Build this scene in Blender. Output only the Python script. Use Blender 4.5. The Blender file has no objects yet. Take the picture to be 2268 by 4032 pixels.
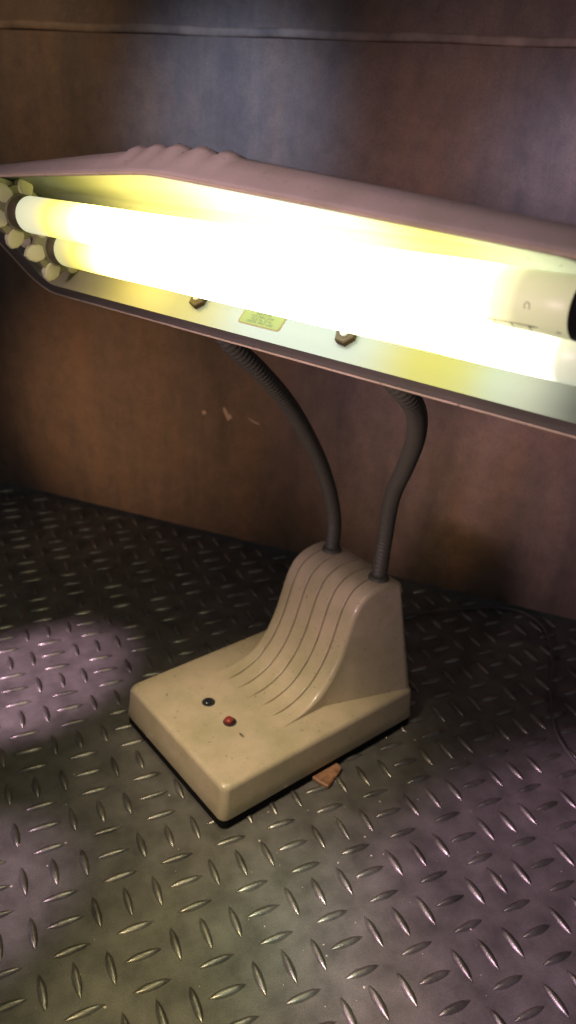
import bpy, bmesh, math, random
from mathutils import Vector, Matrix
random.seed(7)
SC = bpy.context.scene
COL = SC.collection
U = 0.0225                      # one tread-plate pitch in metres; all lengths below are in pitches

# ------------------------------------------------------------------ camera
CAM_C = Vector((-1.54976, -18.89745, 22.90793))
RR = Matrix(((0.9072454, -0.4158224, 0.0632266), (-0.1342639, -0.4287781, -0.8933772), (0.3985964, 0.8020232, -0.4448366)))
cd = bpy.data.cameras.new('camera'); cam = bpy.data.objects.new('camera', cd); COL.objects.link(cam)
cd.sensor_fit = 'HORIZONTAL'; cd.sensor_width = 36; cd.lens = 36 * 1.3342
cd.clip_start = 0.01; cd.clip_end = 100
right, up, back = RR[0], -RR[1], -RR[2]
M = Matrix((right, up, back)).transposed().to_4x4(); M.translation = CAM_C * U
cam.matrix_world = M
cd.dof.use_dof = True; cd.dof.focus_distance = 0.50; cd.dof.aperture_fstop = 14
SC.camera = cam

# ------------------------------------------------------------------ world, lamps, exposure
W = bpy.data.worlds.new('World'); SC.world = W; W.use_nodes = True
bg = W.node_tree.nodes['Background']; bg.inputs[0].default_value = (0.88, 0.9, 1.0, 1); bg.inputs[1].default_value = 0.09

def look(o, target):
    d = Vector(target) * U - o.location
    o.rotation_euler = d.to_track_quat('-Z', 'Y').to_euler()
def area(name, loc, target, size, power, col, spread=180):
    l = bpy.data.lights.new(name, 'AREA'); l.shape = 'DISK'; l.size = size * U; l.energy = power; l.color = col
    l.spread = math.radians(spread)
    o = bpy.data.objects.new(name, l); COL.objects.link(o); o.location = Vector(loc) * U; look(o, target); return o
def spot(name, loc, target, deg, power, col, blend=0.6, rad=1.0):
    l = bpy.data.lights.new(name, 'SPOT'); l.energy = power; l.color = col; l.spot_size = math.radians(deg)
    l.spot_blend = blend; l.shadow_soft_size = rad * U
    o = bpy.data.objects.new(name, l); COL.objects.link(o); o.location = Vector(loc) * U; look(o, target); return o

spot('fill_spot_head', (-38, -22, 26), (5.8, -1.8, 18.6), 19, 106, (1.0, 0.68, 0.78), 0.45, 9)  # unseen spot added for the pinkish ambient light on the shade
spot('fill_spot_base', (-15, -8, 46), (7.4, 2, 1.5), 15, 48, (1.0, 0.79, 0.58), 0.75, 2.5)  # added spot, makes up for tube light missing on the base
spot('mauve_fill_right', (-30, -10, 40), (16.2, -10.4, 0), 18, 88, (1.0, 0.64, 0.95), 0.35, 1.5)  # added mauve spots from here on, unseen sources, to tint patches of floor
spot('mauve_fill_centre', (-18, -22, 40), (8.2, -3.4, 0), 6.5, 16, (0.97, 0.70, 0.92), 0.6, 1.0)
spot('mauve_fill_side', (-26, 0, 30), (0.4, 10.4, 0), 10, 100, (1.0, 0.66, 0.90), 0.35, 1.0)
spot('mauve_fill_edge', (-26, -8, 34), (-3.0, 0.0, 0), 9, 56, (1.0, 0.70, 0.90), 0.5, 1.0)
spot('warm_fill_front', (-22, -26, 42), (3.0, -7.6, 0), 15, 54, (1.0, 0.82, 0.42), 0.7, 1.5)  # added with the teal spot below to colour the floor; unseen sources
spot('teal_fill_front', (-8, -26, 42), (6.6, -5.0, 0), 8, 26, (0.62, 1.0, 0.84), 0.8, 1.5)
spot('wall_fill_blue', (-2, 2, 31), (13.4, 20.6, 22.6), 31, 21, (0.50, 0.62, 1.0), 1.0, 2)  # wall spots from here on are added to tint and lift the wall
spot('wall_fill_blue_right', (10, -7, 31), (24.6, 9.3, 22.0), 20, 9, (0.42, 0.54, 1.0), 0.95, 2)
spot('wall_fill_warm', (-16, 16, 4), (9, 25, 7.0), 46, 8, (1.0, 0.57, 0.30), 1.0, 2)
spot('wall_fill_warm_upper', (-10, 16, 34), (5.5, 28.6, 24.5), 40, 3.4, (1.0, 0.66, 0.36), 0.95, 2)
spot('wall_fill_warm_right', (15, -13, 15), (21.8, 12.0, 6.0), 26, 5, (1.0, 0.66, 0.34), 0.9, 2)

SC.view_settings.view_transform = 'Standard'; SC.view_settings.look = 'None'
SC.view_settings.gamma = 1; SC.view_settings.use_curve_mapping = False
SC.view_settings.exposure = 0.0
SC.cycles.use_denoising = True
SC.cycles.max_bounces = 6; SC.cycles.sample_clamp_indirect = 6

# ------------------------------------------------------------------ materials
def mat(name, col, rough=0.5, metal=0.0, coat=0.0, spec=0.5):
    m = bpy.data.materials.new(name); m.use_nodes = True
    b = m.node_tree.nodes['Principled BSDF']
    b.inputs['Base Color'].default_value = (*col, 1); b.inputs['Roughness'].default_value = rough
    b.inputs['Metallic'].default_value = metal; b.inputs['Coat Weight'].default_value = coat
    b.inputs['Specular IOR Level'].default_value = spec
    return m
def N(m, t, **kw):
    n = m.node_tree.nodes.new(t)
    for k, v in kw.items():
        if k in n.inputs: n.inputs[k].default_value = v
        else: setattr(n, k, v)
    return n
def L(m, a, b): m.node_tree.links.new(a, b)
def geo_pos(m, scale=(1, 1, 1), rot=(0, 0, 0)):
    g = N(m, 'ShaderNodeNewGeometry'); mp = N(m, 'ShaderNodeMapping')
    mp.inputs['Scale'].default_value = scale; mp.inputs['Rotation'].default_value = rot
    L(m, g.outputs['Position'], mp.inputs['Vector']); return mp.outputs['Vector']
def noise(m, vec, scale, detail=4, rough=0.55):
    n = N(m, 'ShaderNodeTexNoise', Scale=scale, Detail=detail, Roughness=rough); L(m, vec, n.inputs['Vector']); return n.outputs['Fac']
def ramp(m, fac, stops, interp='LINEAR'):
    r = N(m, 'ShaderNodeValToRGB'); r.color_ramp.interpolation = interp
    el = r.color_ramp.elements
    while len(el) < len(stops): el.new(0.5)
    for e, (p, c) in zip(el, stops): e.position = p; e.color = c if len(c) == 4 else (*c, 1)
    L(m, fac, r.inputs['Fac']); return r.outputs['Color']
def mix(m, fac, a, b, mode='MIX'):
    x = N(m, 'ShaderNodeMix', data_type='RGBA', blend_type=mode)
    for k, v in ((0, fac), (6, a), (7, b)):
        if hasattr(v, 'links'): L(m, v, x.inputs[k])
        else: x.inputs[k].default_value = v if k == 0 else (*v, 1)
    return x.outputs[2]
def bump(m, h, strength, dist):
    b = N(m, 'ShaderNodeBump', Strength=strength, Distance=dist); L(m, h, b.inputs['Height'])
    L(m, b.outputs['Normal'], m.node_tree.nodes['Principled BSDF'].inputs['Normal'])
def P(m): return m.node_tree.nodes['Principled BSDF']

def steel(name, c0, c1, r0, r1, metal):
    m = mat(name, c0, 0.5, metal)
    v = geo_pos(m)
    f = noise(m, v, 38, 6, 0.6); g = noise(m, v, 900, 3, 0.6); h = noise(m, v, 160, 4, 0.6)
    col = ramp(m, f, ((0.3, c0), (0.7, c1)))
    col = mix(m, 0.55, col, ramp(m, g, ((0.3, (0.35, 0.35, 0.35)), (0.72, (1, 1, 1)))), 'MULTIPLY')
    L(m, col, P(m).inputs['Base Color'])
    rr = N(m, 'ShaderNodeMapRange'); L(m, h, rr.inputs['Value']); rr.inputs['To Min'].default_value = r0; rr.inputs['To Max'].default_value = r1
    L(m, rr.outputs[0], P(m).inputs['Roughness'])
    bump(m, g, 0.35, 0.0006)
    return m
M_FLOOR = steel('worn_dark_steel', (0.075, 0.07, 0.06), (0.17, 0.158, 0.14), 0.42, 0.62, 0.25)
M_BAR = steel('rubbed_steel', (0.15, 0.14, 0.122), (0.46, 0.43, 0.375), 0.30, 0.46, 0.88)

M_GRIME = mat('packed_grime', (0.045, 0.041, 0.036), 0.8)
M_WALL = mat('rusted_brown_steel', (0.1, 0.06, 0.04), 0.7)
v = geo_pos(M_WALL, (1, 1, 0.22)); v2 = geo_pos(M_WALL)
f = noise(M_WALL, v, 11, 8, 0.68); f2 = noise(M_WALL, v2, 45, 8, 0.7); f3 = noise(M_WALL, v2, 700, 2, 0.5)
c = ramp(M_WALL, f, ((0.28, (0.085, 0.064, 0.052)), (0.5, (0.17, 0.118, 0.086)), (0.72, (0.245, 0.14, 0.078))))
c = mix(M_WALL, 0.6, c, ramp(M_WALL, f2, ((0.3, (0.45, 0.45, 0.45)), (0.65, (1, 1, 1)))), 'MULTIPLY')
c = mix(M_WALL, 0.6, c, ramp(M_WALL, f3, ((0.3, (0.5, 0.5, 0.5)), (0.7, (1, 1, 1)))), 'MULTIPLY')
L(M_WALL, c, P(M_WALL).inputs['Base Color']); bump(M_WALL, f2, 0.6, 0.0015)

M_SEAM = mat('scuffed_brown_paint', (0.30, 0.22, 0.16), 0.6)
v = geo_pos(M_SEAM); L(M_SEAM, ramp(M_SEAM, noise(M_SEAM, v, 40, 5), ((0.3, (0.10, 0.07, 0.05)), (0.7, (0.24, 0.17, 0.115)))), P(M_SEAM).inputs['Base Color'])
def enamel(name, c0, rough, amp=0.12, speck=0.1):
    m = mat(name, c0, rough, 0, 0.15)
    v = geo_pos(m); a = noise(m, v, 30, 4, 0.6); b = noise(m, v, 1100, 2, 0.5)
    lo = (c0[0] * (1 - amp), c0[1] * (1 - amp * .55), c0[2] * (1 - amp * 1.3)); hi = tuple(min(1, x * (1 + amp)) for x in c0)
    col = ramp(m, a, ((0.3, lo), (0.7, hi)))
    col = mix(m, speck * 3, col, ramp(m, b, ((0.3, (0.6, 0.6, 0.6)), (0.7, (1, 1, 1)))), 'MULTIPLY')
    sp = noise(m, v, 330, 2, 0.4); col = mix(m, ramp(m, sp, ((0.70, (0, 0, 0)), (0.76, (0.75, 0.75, 0.75)))), col, tuple(x * 0.25 for x in c0))
    L(m, col, P(m).inputs['Base Color']); bump(m, b, 0.12, 0.0003)
    return m
M_BASE = enamel('tan_enamel', (0.45, 0.36, 0.255), 0.28, 0.16, 0.14)
M_SHADE = enamel('beige_enamel', (0.46, 0.38, 0.34), 0.42)
M_RIM = enamel('shaded_rim_enamel', (0.12, 0.11, 0.095), 0.5)  # rim enamel darkened to carry the flange's shade in its colour
M_REFL = enamel('white_reflector_enamel', (0.21, 0.228, 0.195), 0.45, 0.05, 0.05)
M_REFL2 = enamel('dimmed_reflector_enamel', (0.10, 0.115, 0.10), 0.45, 0.08, 0.05)  # same enamel darkened so tube light on the lower wall reads dimmer
M_NECK = mat('dark_ribbed_metal', (0.06, 0.06, 0.042), 0.6, 0.2)
M_BLACK = mat('flat_black', (0.006, 0.006, 0.006), 0.9, 0, 0, 0.1)
M_WELL_SHADE = mat('recess_shade', (0.02, 0.02, 0.022), 0.5)
M_BLKBTN = mat('black_plastic', (0.015, 0.015, 0.02), 0.22)
M_REDBTN = mat('red_plastic', (0.22, 0.03, 0.022), 0.3)
M_CORD = mat('black_cord_rubber', (0.07, 0.066, 0.06), 0.6)
M_NUT = mat('brass_nut', (0.030, 0.020, 0.006), 0.6, 0.0, 0, 0.2)
M_NUTR = mat('dull_washer', (0.075, 0.085, 0.07), 0.6)
M_BOLT = mat('bright_bolt_end', (0.22, 0.22, 0.18), 0.5, 0.0)
M_STICK = mat('yellow_sticker', (0.09, 0.11, 0.02), 0.7)
M_STKEDGE = mat('orange_sticker_border', (0.10, 0.065, 0.012), 0.7)
M_INK = mat('grey_green_ink', (0.03, 0.045, 0.012), 0.8)
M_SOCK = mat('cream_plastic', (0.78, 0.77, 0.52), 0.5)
M_SOCKD = mat('shaded_cream_plastic', (0.32, 0.31, 0.19), 0.55)  # darker copy of the cream, painting in the shade between the clips
M_CAPD = mat('brown_metal_cap', (0.14, 0.12, 0.07), 0.5, 0.3)
M_PRINT = mat('tube_print', (0.10, 0.09, 0.05), 0.6)
M_FLECK = mat('pale_paint_fleck', (0.42, 0.33, 0.26), 0.8)
M_CHIP = mat('terracotta', (0.30, 0.13, 0.05), 0.5)
v = geo_pos(M_CHIP); L(M_CHIP, ramp(M_CHIP, noise(M_CHIP, v, 120, 4), ((0.4, (0.15, 0.062, 0.025)), (0.72, (0.34, 0.19, 0.11)))), P(M_CHIP).inputs['Base Color'])
M_GRIT = mat('pale_grit', (0.45, 0.40, 0.33), 0.8)

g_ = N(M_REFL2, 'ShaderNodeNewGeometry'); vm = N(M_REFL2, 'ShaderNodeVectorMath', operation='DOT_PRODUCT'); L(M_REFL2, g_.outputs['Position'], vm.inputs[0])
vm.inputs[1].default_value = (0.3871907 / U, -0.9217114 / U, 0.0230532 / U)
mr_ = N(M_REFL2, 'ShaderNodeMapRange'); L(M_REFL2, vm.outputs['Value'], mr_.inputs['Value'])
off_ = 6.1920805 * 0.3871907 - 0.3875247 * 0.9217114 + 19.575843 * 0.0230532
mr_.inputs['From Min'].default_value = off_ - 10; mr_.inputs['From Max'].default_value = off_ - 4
L(M_REFL2, ramp(M_REFL2, mr_.outputs[0], ((0.2, (0.36, 0.35, 0.22)), (1.0, (0.088, 0.104, 0.09)))), P(M_REFL2).inputs['Base Color'])  # paler toward the left end, putting brighter light into the colour
def tube_mat(name, stops, strength):
    m = mat(name, (0.44, 0.44, 0.28), 0.4)
    t = N(m, 'ShaderNodeTexCoord'); s = N(m, 'ShaderNodeSeparateXYZ'); L(m, t.outputs['Object'], s.inputs[0])
    mr = N(m, 'ShaderNodeMapRange'); L(m, s.outputs['X'], mr.inputs['Value'])
    mr.inputs['From Min'].default_value = -10 * U; mr.inputs['From Max'].default_value = 10 * U
    col = ramp(m, mr.outputs[0], [((a + 10) / 20, c) for a, c in stops])
    L(m, col, P(m).inputs['Emission Color']); P(m).inputs['Emission Strength'].default_value = strength
    return m
TL = 9.5
M_TUBE1 = tube_mat('lit_tube_upper', ((-9.2, (0.06, 0.064, 0.044)), (-8.2, (0.078, 0.076, 0.046)), (-7.5, (0.115, 0.098, 0.018)), (-6.4, (0.30, 0.24, 0.06)), (-5.3, (0.95, 0.74, 0.18)), (-3.2, (0.95, 0.78, 0.25)), (-1.5, (0.95, 1.0, 0.86)), (3, (0.95, 1.0, 0.84)), (4.4, (1, 0.84, 0.12)), (6.0, (1, 0.86, 0.14)), (6.7, (0.9, 1.0, 0.75)), (7.3, (1, 0.95, 0.6)), (7.75, (0.16, 0.15, 0.075)), (8.3, (0.050, 0.050, 0.026)), (9.2, (0.036, 0.037, 0.020))), TL)
M_TUBE2 = tube_mat('lit_tube_lower', ((-9.0, (0.05, 0.052, 0.026)), (-8.4, (0.064, 0.058, 0.018)), (-7.8, (0.115, 0.096, 0.012)), (-7.1, (0.32, 0.25, 0.05)), (-6.0, (0.95, 0.72, 0.16)), (-3.2, (0.95, 0.78, 0.25)), (-1.5, (0.95, 1.0, 0.86)), (3, (0.95, 1.0, 0.84)), (4.4, (1, 0.84, 0.12)), (6.0, (1, 0.86, 0.14)), (6.7, (0.9, 1.0, 0.75)), (7.6, (1, 0.95, 0.7)), (8.2, (0.5, 0.5, 0.4)), (8.8, (0.06, 0.065, 0.05)), (9.2, (0.04, 0.046, 0.034))), TL)

# ------------------------------------------------------------------ helpers
def link_mesh(name, verts, faces, m, parent=None, smooth=True, scale=True):
    me = bpy.data.meshes.new(name)
    k = U if scale else 1
    me.from_pydata([(v[0] * k, v[1] * k, v[2] * k) for v in verts], [], faces); me.update()
    bm = bmesh.new(); bm.from_mesh(me); bmesh.ops.recalc_face_normals(bm, faces=bm.faces); bm.to_mesh(me); bm.free()
    if smooth:
        for p in me.polygons: p.use_smooth = True
    for x in (m if isinstance(m, (list, tuple)) else [m]): me.materials.append(x)
    o = bpy.data.objects.new(name, me); COL.objects.link(o)
    if parent:
        o.parent = parent
        o.matrix_parent_inverse = parent_inv(parent)
    return o
def world_of(o):
    return (world_of(o.parent) @ o.matrix_parent_inverse @ o.matrix_basis) if o.parent else o.matrix_basis.copy()
def parent_inv(p): return world_of(p).inverted()
def sharp(o, deg=35):
    o.data.set_sharp_from_angle(angle=math.radians(deg))
class MB:
    def __init__(s): s.v = []; s.f = []
    def add(s, vs, fs):
        k = len(s.v); s.v += [tuple(x) for x in vs]; s.f += [tuple(i + k for i in f) for f in fs]
    def loft(s, rings, closed=True, cap0=False, cap1=False):
        n = len(rings[0]); vs = [p for r in rings for p in r]; fs = []
        for i in range(len(rings) - 1):
            for j in range(n if closed else n - 1):
                a, b = i * n + j, i * n + (j + 1) % n
                fs.append((a, b, b + n, a + n))
        if cap0: fs.append(tuple(range(n))[::-1])
        if cap1: fs.append(tuple(range((len(rings) - 1) * n, len(rings) * n)))
        s.add(vs, fs)
    def lathe(s, fn, prof, n=24, cap0=True, cap1=True):   # prof: (r, h); fn(x, y, h) -> point
        s.loft([[fn(r * math.cos(2 * math.pi * j / n), r * math.sin(2 * math.pi * j / n), h) for j in range(n)] for r, h in prof], True, cap0, cap1)
    def build(s, name, m, parent=None, smooth=True): return link_mesh(name, s.v, s.f, m, parent, smooth)
def tag(o, label=None, cat=None, kind=None, group=None):
    if label: o['label'] = label
    if cat: o['category'] = cat
    if kind: o['kind'] = kind
    if group: o['group'] = group
    return o
def catmull(pts, n):
    P_ = [Vector(p) for p in pts]; P_ = [2 * P_[0] - P_[1]] + P_ + [2 * P_[-1] - P_[-2]]; out = []
    for i in range(1, len(P_) - 2):
        a, b, c, d = P_[i - 1:i + 3]
        for k in range(n):
            t = k / n
            out.append(0.5 * ((2 * b) + (-a + c) * t + (2 * a - 5 * b + 4 * c - d) * t * t + (-a + 3 * b - 3 * c + d) * t ** 3))
    out.append(P_[-2]); return out
def resample(pts, step):
    out = [pts[0]]; acc = 0; 
    for a, b in zip(pts, pts[1:]):
        d = (b - a).length; pos = step - acc
        while pos <= d: out.append(a.lerp(b, pos / d)); pos += step
        acc = (acc + d) % step if d else acc
    return out
def sweep(mb, pts, rad, n=12, cap=True):
    up_ = Vector((0.3, 0.9, 0.1)); rings = []
    for i, p in enumerate(pts):
        t = (pts[min(i + 1, len(pts) - 1)] - pts[max(i - 1, 0)]).normalized()
        x = up_ - t * up_.dot(t); x.normalize(); y = t.cross(x); up_ = x
        r = rad(i) if callable(rad) else rad
        rings.append([p + (x * math.cos(2 * math.pi * j / n) + y * math.sin(2 * math.pi * j / n)) * r for j in range(n)])
    mb.loft(rings, True, cap, cap)

# ------------------------------------------------------------------ setting: floor
def project(p):
    q = RR @ (Vector(p) - CAM_C)
    return (0.5 + 1.3342 * q.x / q.z, 0.5 * 1024 / 576 + 1.3342 * q.y / q.z, q.z)
WC = Vector((14.829, 19.224, 0)); WU = Vector((0.7022, -0.7120, 0)); WN = Vector((0.7120, 0.7022, 0))
mb = MB()
fl = [(-60, -60), (100, -60), (100, 100), (-60, 100)]
mb.add([(x, y, 0) for x, y in fl] + [(x, y, -0.3) for x, y in fl], [(0, 1, 2, 3), (7, 6, 5, 4), (0, 4, 5, 1), (1, 5, 6, 2), (2, 6, 7, 3), (3, 7, 4, 0)])
floor = tag(mb.build('floor', M_FLOOR, smooth=False), 'dark steel floor of tread plate with raised bars', kind='structure')

def bar_geo(seed):
    rnd = random.Random(seed); vs = []; fs = []; nl = 9; nc = 5; wk = 0.118 * rnd.uniform(0.88, 1.12)
    for i in range(nl):
        t = -1 + 2 * i / (nl - 1); w = wk * (max(0.0, 1 - abs(t) ** 2.4)) ** 0.85 + 0.006; hgt = 0.10 * (max(0.0, 1 - abs(t) ** 3.0)) ** 0.8 + 0.002
        for j in range(nc):
            th = math.pi * j / (nc - 1)
            vs.append((0.56 * t, w * math.cos(th), hgt * math.sin(th) * (1 + rnd.uniform(-.06, .06)) + 0.003))
    for i in range(nl - 1):
        for j in range(nc - 1):
            a = i * nc + j; fs.append((a, a + 1, a + 1 + nc, a + nc))
    k = len(vs)                                       # packed grime round the foot of the bar
    for q in range(14):
        p = 2 * math.pi * q / 14; c_ = math.cos(p); s_ = math.sin(p)
        vs.append((0.60 * c_ * rnd.uniform(.93, 1.06), (0.135 * s_ * abs(s_) ** 0.5) * rnd.uniform(.85, 1.25), 0.0015))
    fs.append(tuple(range(k, k + 14)))
    return vs, fs
def grime(o):
    for p in o.data.polygons:
        if len(p.vertices) == 14: p.material_index = 1
    return o
bars = []
for X in range(-30, 60):
    for Y in range(-30, 60):
        if (Vector((X, Y, 0)) - WC).dot(WN) > -0.4: continue
        v_ = -Y; ev = (X % 2 == 0, v_ % 2 == 0)
        if ev == (False, False): continue
        if ev == (True, False): kind = 'A'
        elif ev == (False, True): kind = 'B'
        else: kind = 'B' if (X // 2 + v_ // 2) % 2 == 0 else 'A'
        x, y, z = project((X, Y, 0))
        inside = z > 1 and -0.02 < x < 1.02 and -0.02 < y < 1.80
        bars.append((not inside, z, X, Y, kind))
bars.sort()
bar_meshes = []
for k in range(7):
    vs, fs = bar_geo(k); o = grime(link_mesh('tread_bar', vs, fs, [M_BAR, M_GRIME])); bar_meshes.append(o.data); bpy.data.objects.remove(o)
rest = MB()
for i, (outside, z, X, Y, kind) in enumerate(bars):
    ang = (0 if kind == 'A' else math.pi / 2) + random.uniform(-.02, .02) + random.choice((0, math.pi))
    jx, jy = random.uniform(-.012, .012), random.uniform(-.012, .012)
    if i < 300 and not outside:
        o = bpy.data.objects.new('tread_bar', bar_meshes[(i * 5 + X) % 7]); COL.objects.link(o)
        o.location = Vector((X + jx, Y + jy, 0)) * U; o.rotation_euler = (0, 0, ang); o.parent = floor
    else:
        vs, fs = bar_geo(i); c_, s_ = math.cos(ang), math.sin(ang)
        rest.add([(X + x * c_ - y * s_, Y + x * s_ + y * c_, zz) for x, y, zz in vs], fs)
tag(grime(rest.build('tread_bars', [M_BAR, M_GRIME], floor)), kind='stuff')
# loose grit on the plate
g = MB()
for k in range(170):
    X, Y = random.uniform(-4, 18), random.uniform(-13, 6); r = random.choice((0.015, 0.02, 0.02, 0.03, 0.045)); a0 = random.uniform(0, 6)
    pts = [(X + r * random.uniform(.6, 1.3) * math.cos(a0 + q * 1.257), Y + r * random.uniform(.6, 1.3) * math.sin(a0 + q * 1.257), 0.001) for q in range(5)]
    g.add(pts + [(X, Y, r * .8)], [(q, (q + 1) % 5, 5) for q in range(5)])
tag(g.build('grit', M_GRIT, smooth=False), 'pale grit scattered over the dark tread plate floor', 'grit', 'stuff')

# ------------------------------------------------------------------ setting: wall
def wp(u, n, z): return WC + WU * u - WN * n + Vector((0, 0, z))      # n = out from the wall towards the lamp
def wall_slab(mb, u0, u1, n0, n1, z0, z1, nu=1):
    p = [wp(u0, n0, z0), wp(u1, n0, z0), wp(u1, n1, z0), wp(u0, n1, z0), wp(u0, n0, z1), wp(u1, n0, z1), wp(u1, n1, z1), wp(u0, n1, z1)]
    mb.add(p, [(0, 1, 2, 3), (4, 5, 6, 7), (0, 1, 5, 4), (1, 2, 6, 5), (2, 3, 7, 6), (3, 0, 4, 7)])
mb = MB(); wall_slab(mb, -90, 90, -0.4, 0, 0.16, 26.6)
wall = tag(mb.build('wall', M_WALL, smooth=False), 'rusty dark brown steel wall behind the lamp', kind='structure')
mb = MB(); wall_slab(mb, -90, 90, -0.6, -0.15, 26.6, 60); mb.build('upper_plate', M_WALL, wall, False)
mb = MB()
prof = [(-0.2, 26.62), (0.03, 26.64), (0.05, 26.70), (0.055, 26.82), (0.05, 26.94), (0.03, 27.0), (-0.2, 27.02)]
mb.loft([[wp(u, n + 0.02 * math.sin(u * 1.7), z + 0.03 * math.sin(u * .9 + 1)) for n, z in prof] for u in [-90 + 1.0 * k for k in range(181)]], False)
tag(mb.build('seam_strip', M_SEAM, wall), 'thin raised seam running along the rusty wall')
for pts in ([(-1.95, 8.42), (-1.80, 8.40), (-1.62, 8.10), (-1.42, 8.02), (-1.38, 7.88), (-1.62, 7.66), (-1.75, 7.86), (-1.92, 8.2)],
            [(-3.3, 7.95), (-3.14, 8.02), (-3.0, 7.92), (-3.06, 7.78), (-3.24, 7.76)],
            [(-0.4, 8.10), (-0.1, 7.98), (0.36, 7.86), (0.30, 7.78), (-0.06, 7.86), (-0.34, 8.02)]):
    n = len(pts); mb = MB()
    mb.add([wp(a, 0.012, z) for a, z in pts] + [wp(a, -0.02, z) for a, z in pts], [tuple(range(n))] + [(k, (k + 1) % n, n + (k + 1) % n, n + k) for k in range(n)])
    mb.build('paint_fleck', M_FLECK, wall, False)

# ------------------------------------------------------------------ the lamp
AW = Vector((0.3871907, -0.9217114, 0.0230532)); BW = Vector((0.6626926, 0.2608245, -0.7020037)); NW = Vector((0.6410319, 0.2870865, 0.7118001))
O2 = Vector((6.1920805, 0.3875247, 19.575843))
def H(a, b, c): return O2 + AW * a + BW * b - NW * c
ANG = math.radians(14.3)
ED = Vector((math.cos(ANG), math.sin(ANG), 0)); EW = Vector((-math.sin(ANG), math.cos(ANG), 0)); OB = Vector((5.85, -0.40, 0))
def Bp(d, w, z): return OB + ED * d + EW * w + Vector((0, 0, z))
lamp = bpy.data.objects.new('desk_lamp', None); COL.objects.link(lamp); lamp.location = Bp(4.8, 3.3, 0) * U
lamp.empty_display_size = 0.05
tag(lamp, 'tan two-tube fluorescent desk lamp with twin goosenecks, lit, on tread plate', 'desk lamp')

# --- base: bevelled slab + swept-up hump with five grooves, one surface each, joined
Wd, Dp = 6.62, 9.72
def rrect(d0, d1, w0, w1, r, z, n=8):
    out = []
    for cx, cy, a0 in ((d1 - r, w1 - r, 0), (d0 + r, w1 - r, 90), (d0 + r, w0 + r, 180), (d1 - r, w0 + r, 270)):
        for k in range(n + 1):
            a = math.radians(a0 + 90 * k / n); out.append(Bp(cx + r * math.cos(a), cy + r * math.sin(a), z))
    return out
def slab_ring(o, z, r): return rrect(-0.10 + o, Dp + 0.22 - o * 0.8, -0.18 + o, Wd + 0.38 - o, r, z)
base = MB()
rings = [slab_ring(0.10, 0.43, 0.26), slab_ring(0.02, 0.46, 0.30), slab_ring(0, 0.52, 0.30), slab_ring(0.05, 1.0, 0.30), slab_ring(0.10, 1.74, 0.30)]
for k in range(1, 8):
    a = math.radians(90 * k / 7); rings.append(slab_ring(0.10 + 0.19 * (1 - math.cos(a)), 1.74 + 0.225 * math.sin(a), 0.34))
rings.append(slab_ring(0.45, 1.978, 0.3))
base.loft(rings, True, True, True)
prof = catmull([(3.25, 0, 1.97), (3.75, 0, 2.0), (4.55, 0, 2.14), (5.3, 0, 2.52), (5.95, 0, 3.2), (6.42, 0, 4.1), (6.72, 0, 5.05), (6.98, 0, 5.9), (7.3, 0, 6.42), (7.8, 0, 6.74), (8.45, 0, 6.86), (9.05, 0, 6.82), (9.48, 0, 6.66), (9.66, 0, 6.3)], 7)
GR = [3.37 + k * 0.72 for k in (-2, -1, 0, 1, 2)]
tops = [0.0, 0.25, 0.5, 0.75]
RE = 0.20
def foot_w(d): return max(0.06, min(1.22, 1.22 - (d - 5.7) * 0.31))
ws = set()
for g_ in GR:
    for q in (-.30, -.10, -.036, -.032, -.016, 0, .016, .032, .036, .058, .066, .085, .20, .30): ws.add(round(g_ + q, 4))
ws |= {2.0 - 0.45, 2.0 - 0.25 - .2, Wd - 1.75, Wd - 1.5}
rings = []
for i, p in enumerate(prof):
    t = prof[min(i + 1, len(prof) - 1)] - prof[max(i - 1, 0)]; nd = Vector((-t.z, 0, t.x)).normalized()
    if nd.z < 0 and i < len(prof) - 3: nd = -nd
    amp = max(0.0, min(1.0, (p.x - 3.62) / 0.25)) * max(0.0, min(1.0, (9.3 - p.x) / 0.3))
    lift = max(0.0, min(1.0, (p.z - 2.0) / 0.6)); re = RE * lift + 0.004
    fw = foot_w(p.x); tw = 1.22 if p.x < 7 else 1.22 - 0.05 * (p.x - 7)
    fw = min(fw, tw - 0.002) if lift > 0 else tw - 0.01
    zf = 1.975
    skew = 0.0
    def sk(w): return (3.3 - w) * 0.055 * max(0.0, min(1.0, (9.4 - p.x) / 3))
    ring = []
    def pt(w, q, d=p.x, z=p.z): ring.append(Bp(d + nd.x * q + sk(w), w, z + nd.z * q))
    ring.append(Bp(p.x + sk(fw), fw, zf - 0.03))
    ne = 6
    for k in range(ne + 1):
        th = math.radians(90 * (1 - k / ne)); pt(tw + re * (1 - math.sin(th)), -re * (1 - math.cos(th)))
    for w in sorted(ws):
        if w < tw + re + 0.03 or w > Wd - tw - re - 0.03: w = min(max(w, tw + re + 0.03), Wd - tw - re - 0.03)
        q = 0
        for g_ in GR:
            x = w - g_
            q += amp * ((-0.11 if abs(x) < 0.02 else (-0.06 if abs(x) < 0.034 else 0)) + (0.014 if 0.05 < x < 0.075 else 0))
        pt(w, q)
    for k in range(ne + 1):
        th = math.radians(90 * (k / ne)); pt(Wd - tw - re * (1 - math.sin(th)), -re * (1 - math.cos(th)))
    ring.append(Bp(p.x + sk(Wd - fw), Wd - fw, zf - 0.03))
    rings.append(ring)
base.loft(rings, False)
last = rings[-1]; n = len(last)
base.add(last, [tuple(range(n))])
bo = base.build('base', M_BASE, lamp); sharp(bo, 50)
mb = MB(); mb.loft([slab_ring(0.03, 0.102, 0.3), slab_ring(0.03, 0.425, 0.3)], True, True, True); mb.build('gap_shade_pad', M_BLACK, lamp, False)  # black pad fills the gap under the slab to give its shadow
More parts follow.
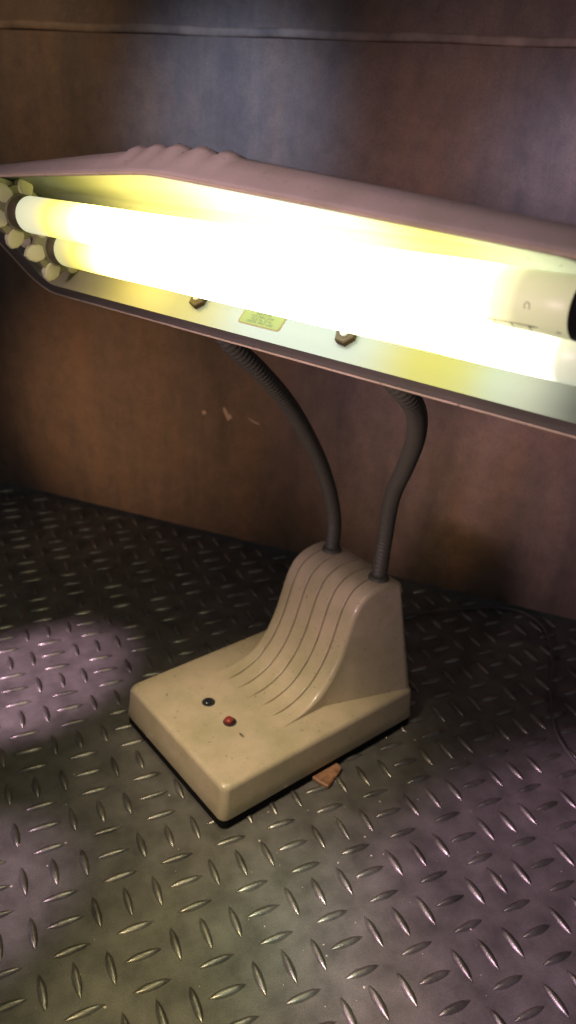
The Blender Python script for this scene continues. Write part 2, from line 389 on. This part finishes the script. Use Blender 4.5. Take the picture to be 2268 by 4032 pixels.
# push buttons
def bfn(d, w, z0): return lambda x, y, h: Bp(d + x, w + y, z0 + h)
for d, w, m, lab, hh in ((2.10, 4.12, M_BLKBTN, 'black push button', 0.10), (2.14, 2.68, M_REDBTN, 'red push button', 0.20)):
    mb = MB(); mb.lathe(bfn(d, w, 1.985), ((0.185, -0.05), (0.185, hh * .45), (0.175, hh * .7), (0.14, hh * .9), (0.07, hh), (0.02, hh * 1.02)), 20)
    b = tag(mb.build('button', m, lamp), lab)
    mb = MB(); mb.lathe(bfn(d + .03, w - .02, 1.985), ((0.27, -0.02), (0.27, 0.008), (0.25, 0.012), (0.20, 0.006)), 24); mb.build('button_shade_disc', M_WELL_SHADE, b)  # dark disc on the slab top stands in for the shaded hole
mb = MB(); mb.lathe(lambda x, y, h: Bp(2.12 + x * .6, 1.80 + y * 1.6, 1.985 + h), ((0.10, -0.01), (0.09, 0.012), (0.02, 0.02)), 7); mb.build('paint_nick', M_CAPD, bo)

# --- goosenecks
NECK = {'L': [(13.15, 6.18, 6.5), (13.21, 6.40, 8.29), (12.54, 6.27, 10.31), (11.34, 5.75, 12.36), (9.93, 4.97, 14.17), (8.45, 4.2, 15.65), (7.28, 3.86, 16.69), (6.7, 3.89, 17.5), (6.38, 3.80, 17.95)],
        'R': [(13.89, 3.49, 6.5), (14.09, 3.72, 8.58), (13.79, 3.16, 10.66), (13.28, 1.85, 12.58), (12.42, 0.34, 14.28), (11.36, -0.95, 15.67), (10.3, -1.62, 16.63), (9.2, -1.45, 17.6), (8.63, -1.47, 18.10)]}
for key in 'LR':
    pts = resample(catmull(NECK[key], 24), 0.035)
    mb = MB(); sweep(mb, pts, lambda i: 0.318 + 0.010 * math.cos(i * 2 * math.pi / 5), 14); nk = mb.build('gooseneck', M_NECK, lamp)
    mb = MB(); p0 = Vector(NECK[key][0]) + Vector((0, 0, 0.25)); mb.lathe(lambda x, y, h: p0 + Vector((x, y, h)), ((0.44, -.1), (0.44, 0.12), (0.40, 0.2), (0.34, 0.24)), 20); mb.build('ferrule', M_NECK, nk)

# --- shade
def sabs(a, s): return math.sqrt(a * a + s * s) - s
NU, NL_, NE, NC = 300, 60, 24, 10
def outline(bl, cl, bu, su, cu, aL, aR, r, rib=0.0, bow=0.45, ru=1.2):
    up_b = lambda a: bu + su * sabs(a + 0.25, bow)
    pts = []
    for k in range(NL_ + 1): pts.append((aL + r + (aR - aL - 2 * r) * k / NL_, bl))
    for k in range(1, NC): 
        t = math.radians(90 * k / NC); pts.append((aR - r + r * math.sin(t), bl - r + r * math.cos(t)))
    bR = up_b(aR); 
    for k in range(NE + 1): pts.append((aR, bl - r + (bR + ru - bl + r) * k / NE))
    for k in range(1, NC):
        t = math.radians(90 * k / NC); a = aR - ru + ru * math.cos(t); pts.append((a, up_b(a) + ru - ru * math.sin(t)))
    for k in range(NU + 1):
        a = aR - ru + (aL - aR + 2 * ru) * k / NU; b = up_b(a)
        if rib:
            x = (a + 2.25) / 0.80
            if 0 <= x <= 5: b -= rib * (abs(math.sin(math.pi * x)) ** 0.75 - 0.25) * min(1, 4 * min(x, 5 - x))
        pts.append((a, b))
    bL = up_b(aL)
    for k in range(1, NC):
        t = math.radians(90 * k / NC); a = aL + ru - ru * math.sin(t); pts.append((a, up_b(a) + ru - ru * math.cos(t)))
    for k in range(NE + 1): pts.append((aL, bL + ru + (bl - r - bL - ru) * k / NE))
    for k in range(1, NC):
        t = math.radians(90 * k / NC); pts.append((aL + r - r * math.cos(t), bl - r + r * math.sin(t)))
    bmin = bu
    return [H(a, b, cl + (cu - cl) * (bl - b) / (bl - bmin)) for a, b in pts]
lip_in = outline(1.95, 0.84, -3.50, 0.089, 0.36, -10.85, 10.6, 0.5)
sh = MB()
sh.loft([outline(2.56, 0.80, -3.57, 0.089, 0.36, -11.85, 11.4, 0.9),
         outline(2.56, 0.73, -3.58, 0.089, 0.31, -11.85, 11.4, 0.9),
         outline(2.44, 0.67, -3.575, 0.090, 0.24, -11.72, 11.3, 0.85),
         outline(2.12, 0.60, -3.56, 0.091, 0.18, -11.1, 10.8, 0.6),
         outline(2.10, 0.10, -3.46, 0.10, -0.20, -11.05, 10.75, 0.6, 0.0, 0.7),
         outline(2.08, -0.60, -3.36, 0.128, -0.56, -10.95, 10.7, 0.6, 0.09, 0.9),
         outline(2.06, -1.0, -3.20, 0.150, -0.76, -10.9, 10.6, 0.7, 0.21, 1.0),
         outline(1.98, -1.22, -2.80, 0.165, -0.98, -10.8, 10.5, 0.8, 0.19, 1.0),
         outline(1.8, -1.5, -2.1, 0.165, -1.3, -10.5, 10.2, 0.8, 0.09, 1.0),
         outline(1.3, -1.72, -1.1, 0.09, -1.72, -9.9, 9.6, 0.6, 0.0, 1.0, 0.6),
         outline(0.6, -1.8, -0.4, 0.01, -1.8, -9.2, 9.0, 0.3, 0.0, 1.0, 0.4)], True, False, True)
shade = sh.build('shade', M_SHADE, lamp); sharp(shade, 60)
rm = MB(); rm.loft([lip_in, outline(2.2, 0.825, -3.52, 0.089, 0.375, -11.2, 10.9, 0.65), outline(2.46, 0.80, -3.55, 0.089, 0.375, -11.72, 11.3, 0.85), outline(2.54, 0.83, -3.565, 0.089, 0.385, -11.83, 11.38, 0.9), outline(2.59, 0.81, -3.575, 0.089, 0.37, -11.88, 11.42, 0.9), outline(2.57, 0.75, -3.575, 0.089, 0.34, -11.86, 11.41, 0.9)], True)
rm.build('rim', M_RIM, shade)
# bead along the rim's outer edge, lighter tan for the light it catches
bd = MB(); o_ = outline(2.59, 0.82, -3.578, 0.089, 0.37, -11.88, 11.42, 0.9)
sweep(bd, resample([Vector(p) for p in o_ + o_[:1]], 0.12), 0.045, 8, False)
bd.build('rim_bead', M_BASE, shade)
rf = MB()
rf.loft([lip_in, outline(1.95, 0.2, -3.40, 0.095, -0.1, -10.82, 10.55, 0.5, 0, 0.6), outline(1.95, -0.75, -3.12, 0.12, -0.5, -10.75, 10.5, 0.5, 0, 0.9), outline(1.75, -1.1, -2.3, 0.125, -0.9, -10.55, 10.3, 0.5), outline(1.1, -1.4, -1.0, 0.09, -1.4, -9.9, 9.6, 0.5, 0, 1.0, 0.6), outline(0.5, -1.5, -0.3, 0.01, -1.5, -9.2, 9.0, 0.3, 0, 1.0, 0.4)], True, False, True)
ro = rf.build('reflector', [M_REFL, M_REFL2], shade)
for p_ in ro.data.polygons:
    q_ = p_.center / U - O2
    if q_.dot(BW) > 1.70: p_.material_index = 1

# nuts + bolts on the lower reflector wall (normal -BW)
def rfn(a0, c0): return lambda x, y, h: H(a0 + x, 1.95 - h, c0 + y)
for a0, c0, rot in ((-3.13, 0.10, 0.3), (2.62, 0.12, 0.15)):
    mb = MB(); f_ = rfn(a0, c0)
    mb = MB(); hexr = lambda r, h: [f_(r * math.cos(rot + k * math.pi / 3), r * math.sin(rot + k * math.pi / 3), h) for k in range(6)]
    mb.loft([hexr(0.31, 0.0), hexr(0.31, 0.14), hexr(0.27, 0.17)], True, False, True); mb.build('nut', M_NUT, shade, False)
    mb = MB(); mb.lathe(f_, ((0.12, 0.1), (0.12, 0.21), (0.10, 0.23), (0.03, 0.235)), 16); mb.build('bolt_end', M_BOLT, shade)
# sticker (rounded lower corners) with print
def sticker(mb, a0, a1, c0, c1, r, h):
    pts = [(a0, c0), (a1, c0)]
    for cx, s in ((a1 - r, 0), (a0 + r, 90)):
        for k in range(7):
            t = math.radians(s + 15 * k); pts.append((cx + r * math.cos(t), c1 - r + r * math.sin(t)))
    mb.add([H(a, 1.95 - h, c) for a, c in pts] + [H(a, 1.95, c) for a, c in pts], [tuple(range(len(pts)))] + [(k, (k + 1) % len(pts), len(pts) + (k + 1) % len(pts), len(pts) + k) for k in range(len(pts))])
mb = MB(); sticker(mb, -1.22, 0.42, -0.08, 0.47, 0.1, 0.008); mb.build('sticker', M_STKEDGE, shade, False)
mb = MB(); sticker(mb, -1.17, 0.37, -0.04, 0.435, 0.08, 0.013); mb.build('sticker_face', M_STICK, shade, False)
def text_mesh(name, lines, m, parent, place, size, gap):
    mb = MB()
    for i, s in enumerate(lines):
        c = bpy.data.curves.new('t', 'FONT'); c.body = s; c.size = size; c.align_x = 'CENTER'; c.resolution_u = 2
        o = bpy.data.objects.new('t', c); COL.objects.link(o); dg = bpy.context.evaluated_depsgraph_get()
        me = o.evaluated_get(dg).to_mesh()
        mb.add([place(v.co.x, i * gap - v.co.y) for v in me.vertices], [tuple(p.vertices) for p in me.polygons])
        o.evaluated_get(dg).to_mesh_clear(); bpy.data.objects.remove(o); bpy.data.curves.remove(c)
    return mb.build(name, m, parent, False)
text_mesh('sticker_print', ['INSPECTED', 'PORTABLE LAMP', 'ISSUE No. 30146', 'UNDER. WRIT. LABS'], M_INK, shade, lambda x, y: H(-0.40 + x, 1.95 - 0.016, 0.10 + y), 0.115, 0.095)

# --- tubes
TUBE_R = 0.565
def tube_frame(b): 
    m = Matrix((AW, BW, -NW)).transposed().to_4x4(); m.translation = H(0, b, 0) * U; return m
def tube(b, aL, m):
    mw = tube_frame(b)
    mb = MB(); n = 36
    mb.lathe(lambda x, y, h: (h, x, y), [(TUBE_R - 0.05, aL), (TUBE_R, aL + 0.06)] + [(TUBE_R, aL + 0.06 + (9.32 - aL - 0.12) * k / 40) for k in range(1, 41)] + [(TUBE_R - 0.05, 9.32)], n)
    o = mb.build('fluorescent_tube', m, None); o.parent = lamp; o.matrix_parent_inverse = parent_inv(lamp); o.matrix_basis = mw
    for nm, x0, x1, r, mm in (('end_cap', aL - 0.5, aL + 0.02, TUBE_R * 0.97, M_CAPD), ('end_cap', 9.29, 9.85, TUBE_R * 1.01, M_BLACK)):
        mb = MB(); mb.lathe(lambda x, y, h: (h, x, y), [(r * .9, x0), (r, x0 + .05), (r, x1 - .04), (r * .96, x1)], 32)
        e = mb.build(nm, mm, None); e.parent = o
    return o
t1 = tube(-0.786, -9.22, M_TUBE1); t2 = tube(0.786, -8.97, M_TUBE2)
# printed marks on the upper tube
mk = MB()
def arc(a, th, r=TUBE_R + 0.004): return (a, r * math.cos(th), r * math.sin(th))
def stroke(pts, w=0.012):
    for (a0, t0), (a1, t1_) in zip(pts, pts[1:]):
        da, dt = a1 - a0, (t1_ - t0) * TUBE_R; l = math.hypot(da, dt) or 1; px_, pt_ = -dt / l * w, da / l * w / TUBE_R
        mk.add([arc(a0 + px_, t0 + pt_), arc(a1 + px_, t1_ + pt_), arc(a1 - px_, t1_ - pt_), arc(a0 - px_, t0 - pt_)], [(0, 1, 2, 3)])
for k in range(3):
    a = 7.85 + k * 0.36; th = math.radians(94)
    stroke([(a - 0.18, th), (a + 0.18, th)]); stroke([(a, th), (a + 0.01, th - 0.15), (a + 0.03, th - 0.3)])
th = math.radians(136)
stroke([(8.50, th - .12), (8.48, th), (8.50, th + .09), (8.54, th + .1), (8.58, th + .03), (8.58, th - .12)], 0.008)
stroke([(8.55, math.radians(93)), (8.66, math.radians(93))], 0.022); stroke([(9.1, math.radians(90)), (9.2, math.radians(90))], 0.015)
mk.build('tube_print', M_PRINT, None).parent = t1
# --- lampholders at the left end
def holder(b, a0):
    mw = tube_frame(b)
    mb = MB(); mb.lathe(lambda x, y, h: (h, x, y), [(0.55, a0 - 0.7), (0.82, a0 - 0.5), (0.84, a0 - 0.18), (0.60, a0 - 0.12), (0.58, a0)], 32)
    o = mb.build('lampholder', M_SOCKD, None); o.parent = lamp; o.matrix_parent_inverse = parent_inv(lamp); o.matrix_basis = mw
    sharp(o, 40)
    for th0 in (4, 64, 124, 184, 244, 304):
        t0 = math.radians(th0); front = []; bk = []
        def ringpt(r, dth, a): return (a, r * math.cos(t0 + dth), r * math.sin(t0 + dth))
        shape = [(0.60, -.30), (0.60, .30), (0.72, .36), (0.95, .30), (1.10, .16), (1.18, 0.0), (1.10, -.16), (0.95, -.30), (0.72, -.36)]
        n = len(shape)
        mb = MB(); mb.loft([[ringpt(r, d, a0 - 0.34 - 0.10 * (r - .6)) for r, d in shape], [ringpt(r, d, a0 - 0.08 - 0.30 * (r - .6)) for r, d in shape], [ringpt(0.86 + (r - .86) * .84, d * .84, a0 - 0.04 - 0.30 * (r - .6)) for r, d in shape]], True, True, True)
        e = mb.build('clip', M_SOCK, None); e.parent = o; sharp(e, 40)
holder(-0.786, -9.66); holder(0.786, -9.42)
for b0 in (-0.75, -0.05, 0.62, 1.28):
    mb = MB()
    mb.add([H(-10.80, b0, 0.15), H(-10.80, b0 + .52, 0.15), H(-10.80, b0 + .52, 0.50), H(-10.80, b0, 0.50), H(-10.35, b0 + .40, 0.15), H(-10.35, b0 + .46, 0.15), H(-10.40, b0 + .46, 0.46), H(-10.40, b0 + .40, 0.46)],
           [(0, 1, 2, 3), (4, 5, 6, 7), (0, 1, 5, 4), (1, 2, 6, 5), (2, 3, 7, 6), (3, 0, 4, 7)])
    mb.build('bracket_tooth', M_SOCK, lamp, False)
mb = MB()
pp = [(-2.2, 0.0), (-1.85, -0.45), (-1.15, -0.80), (-0.8, -0.80), (-0.8, -0.15), (-1.3, 0.12)]
mb.loft([[H(-10.34, b_, c_) for b_, c_ in pp], [H(-10.24, b_, c_) for b_, c_ in pp]], True, True, True)
mb.build('end_plate', M_SOCK, lamp, False)

# --- power cord lying on the floor
cp = [(15.2, 4.6, 0.75), (16.6, 6.2, 0.4), (18.4, 8.2, 0.2), (19.94, 8.95, .19), (21.55, 8.69, .19), (23.32, 8.41, .19), (24.95, 7.9, .19), (25.85, 7.32, .19), (26.22, 6.45, .19), (26.07, 5.34, .19), (25.38, 4.11, .19), (24.09, 2.53, .19), (22.43, .81, .19), (20.9, -1.5, .19), (20.6, -4.5, .19), (21.5, -9, .19), (24, -14, .19), (30, -20, .19)]
mb = MB(); sweep(mb, resample(catmull(cp, 16), 0.2), 0.07, 8); mb.build('power_cord', M_CORD, lamp)

# ------------------------------------------------------------------ chip beside the base
mb = MB()
c4 = [(9.78, 0.95), (9.92, 0.62), (10.1, 0.22), (10.34, -0.16), (10.45, -0.11), (10.72, 0.10), (11.0, 0.24), (11.30, 0.52), (11.26, 0.75), (11.05, 1.1)]
cz = [0.2, .22, .21, .20, .18, .21, .24, .22, .23, .2]
n = len(c4); cx = sum(p[0] for p in c4) / n; cy = sum(p[1] for p in c4) / n
mb.loft([[(x, y, 0.072) for x, y in c4], [(x, y, z - .03) for (x, y), z in zip(c4, cz)], [(cx + (x - cx) * .93, cy + (y - cy) * .93, z) for (x, y), z in zip(c4, cz)]], True, True, True)
tag(mb.build('chip', M_CHIP, smooth=False), 'small reddish brown broken chip poking out from under the tan lamp base', 'chip')
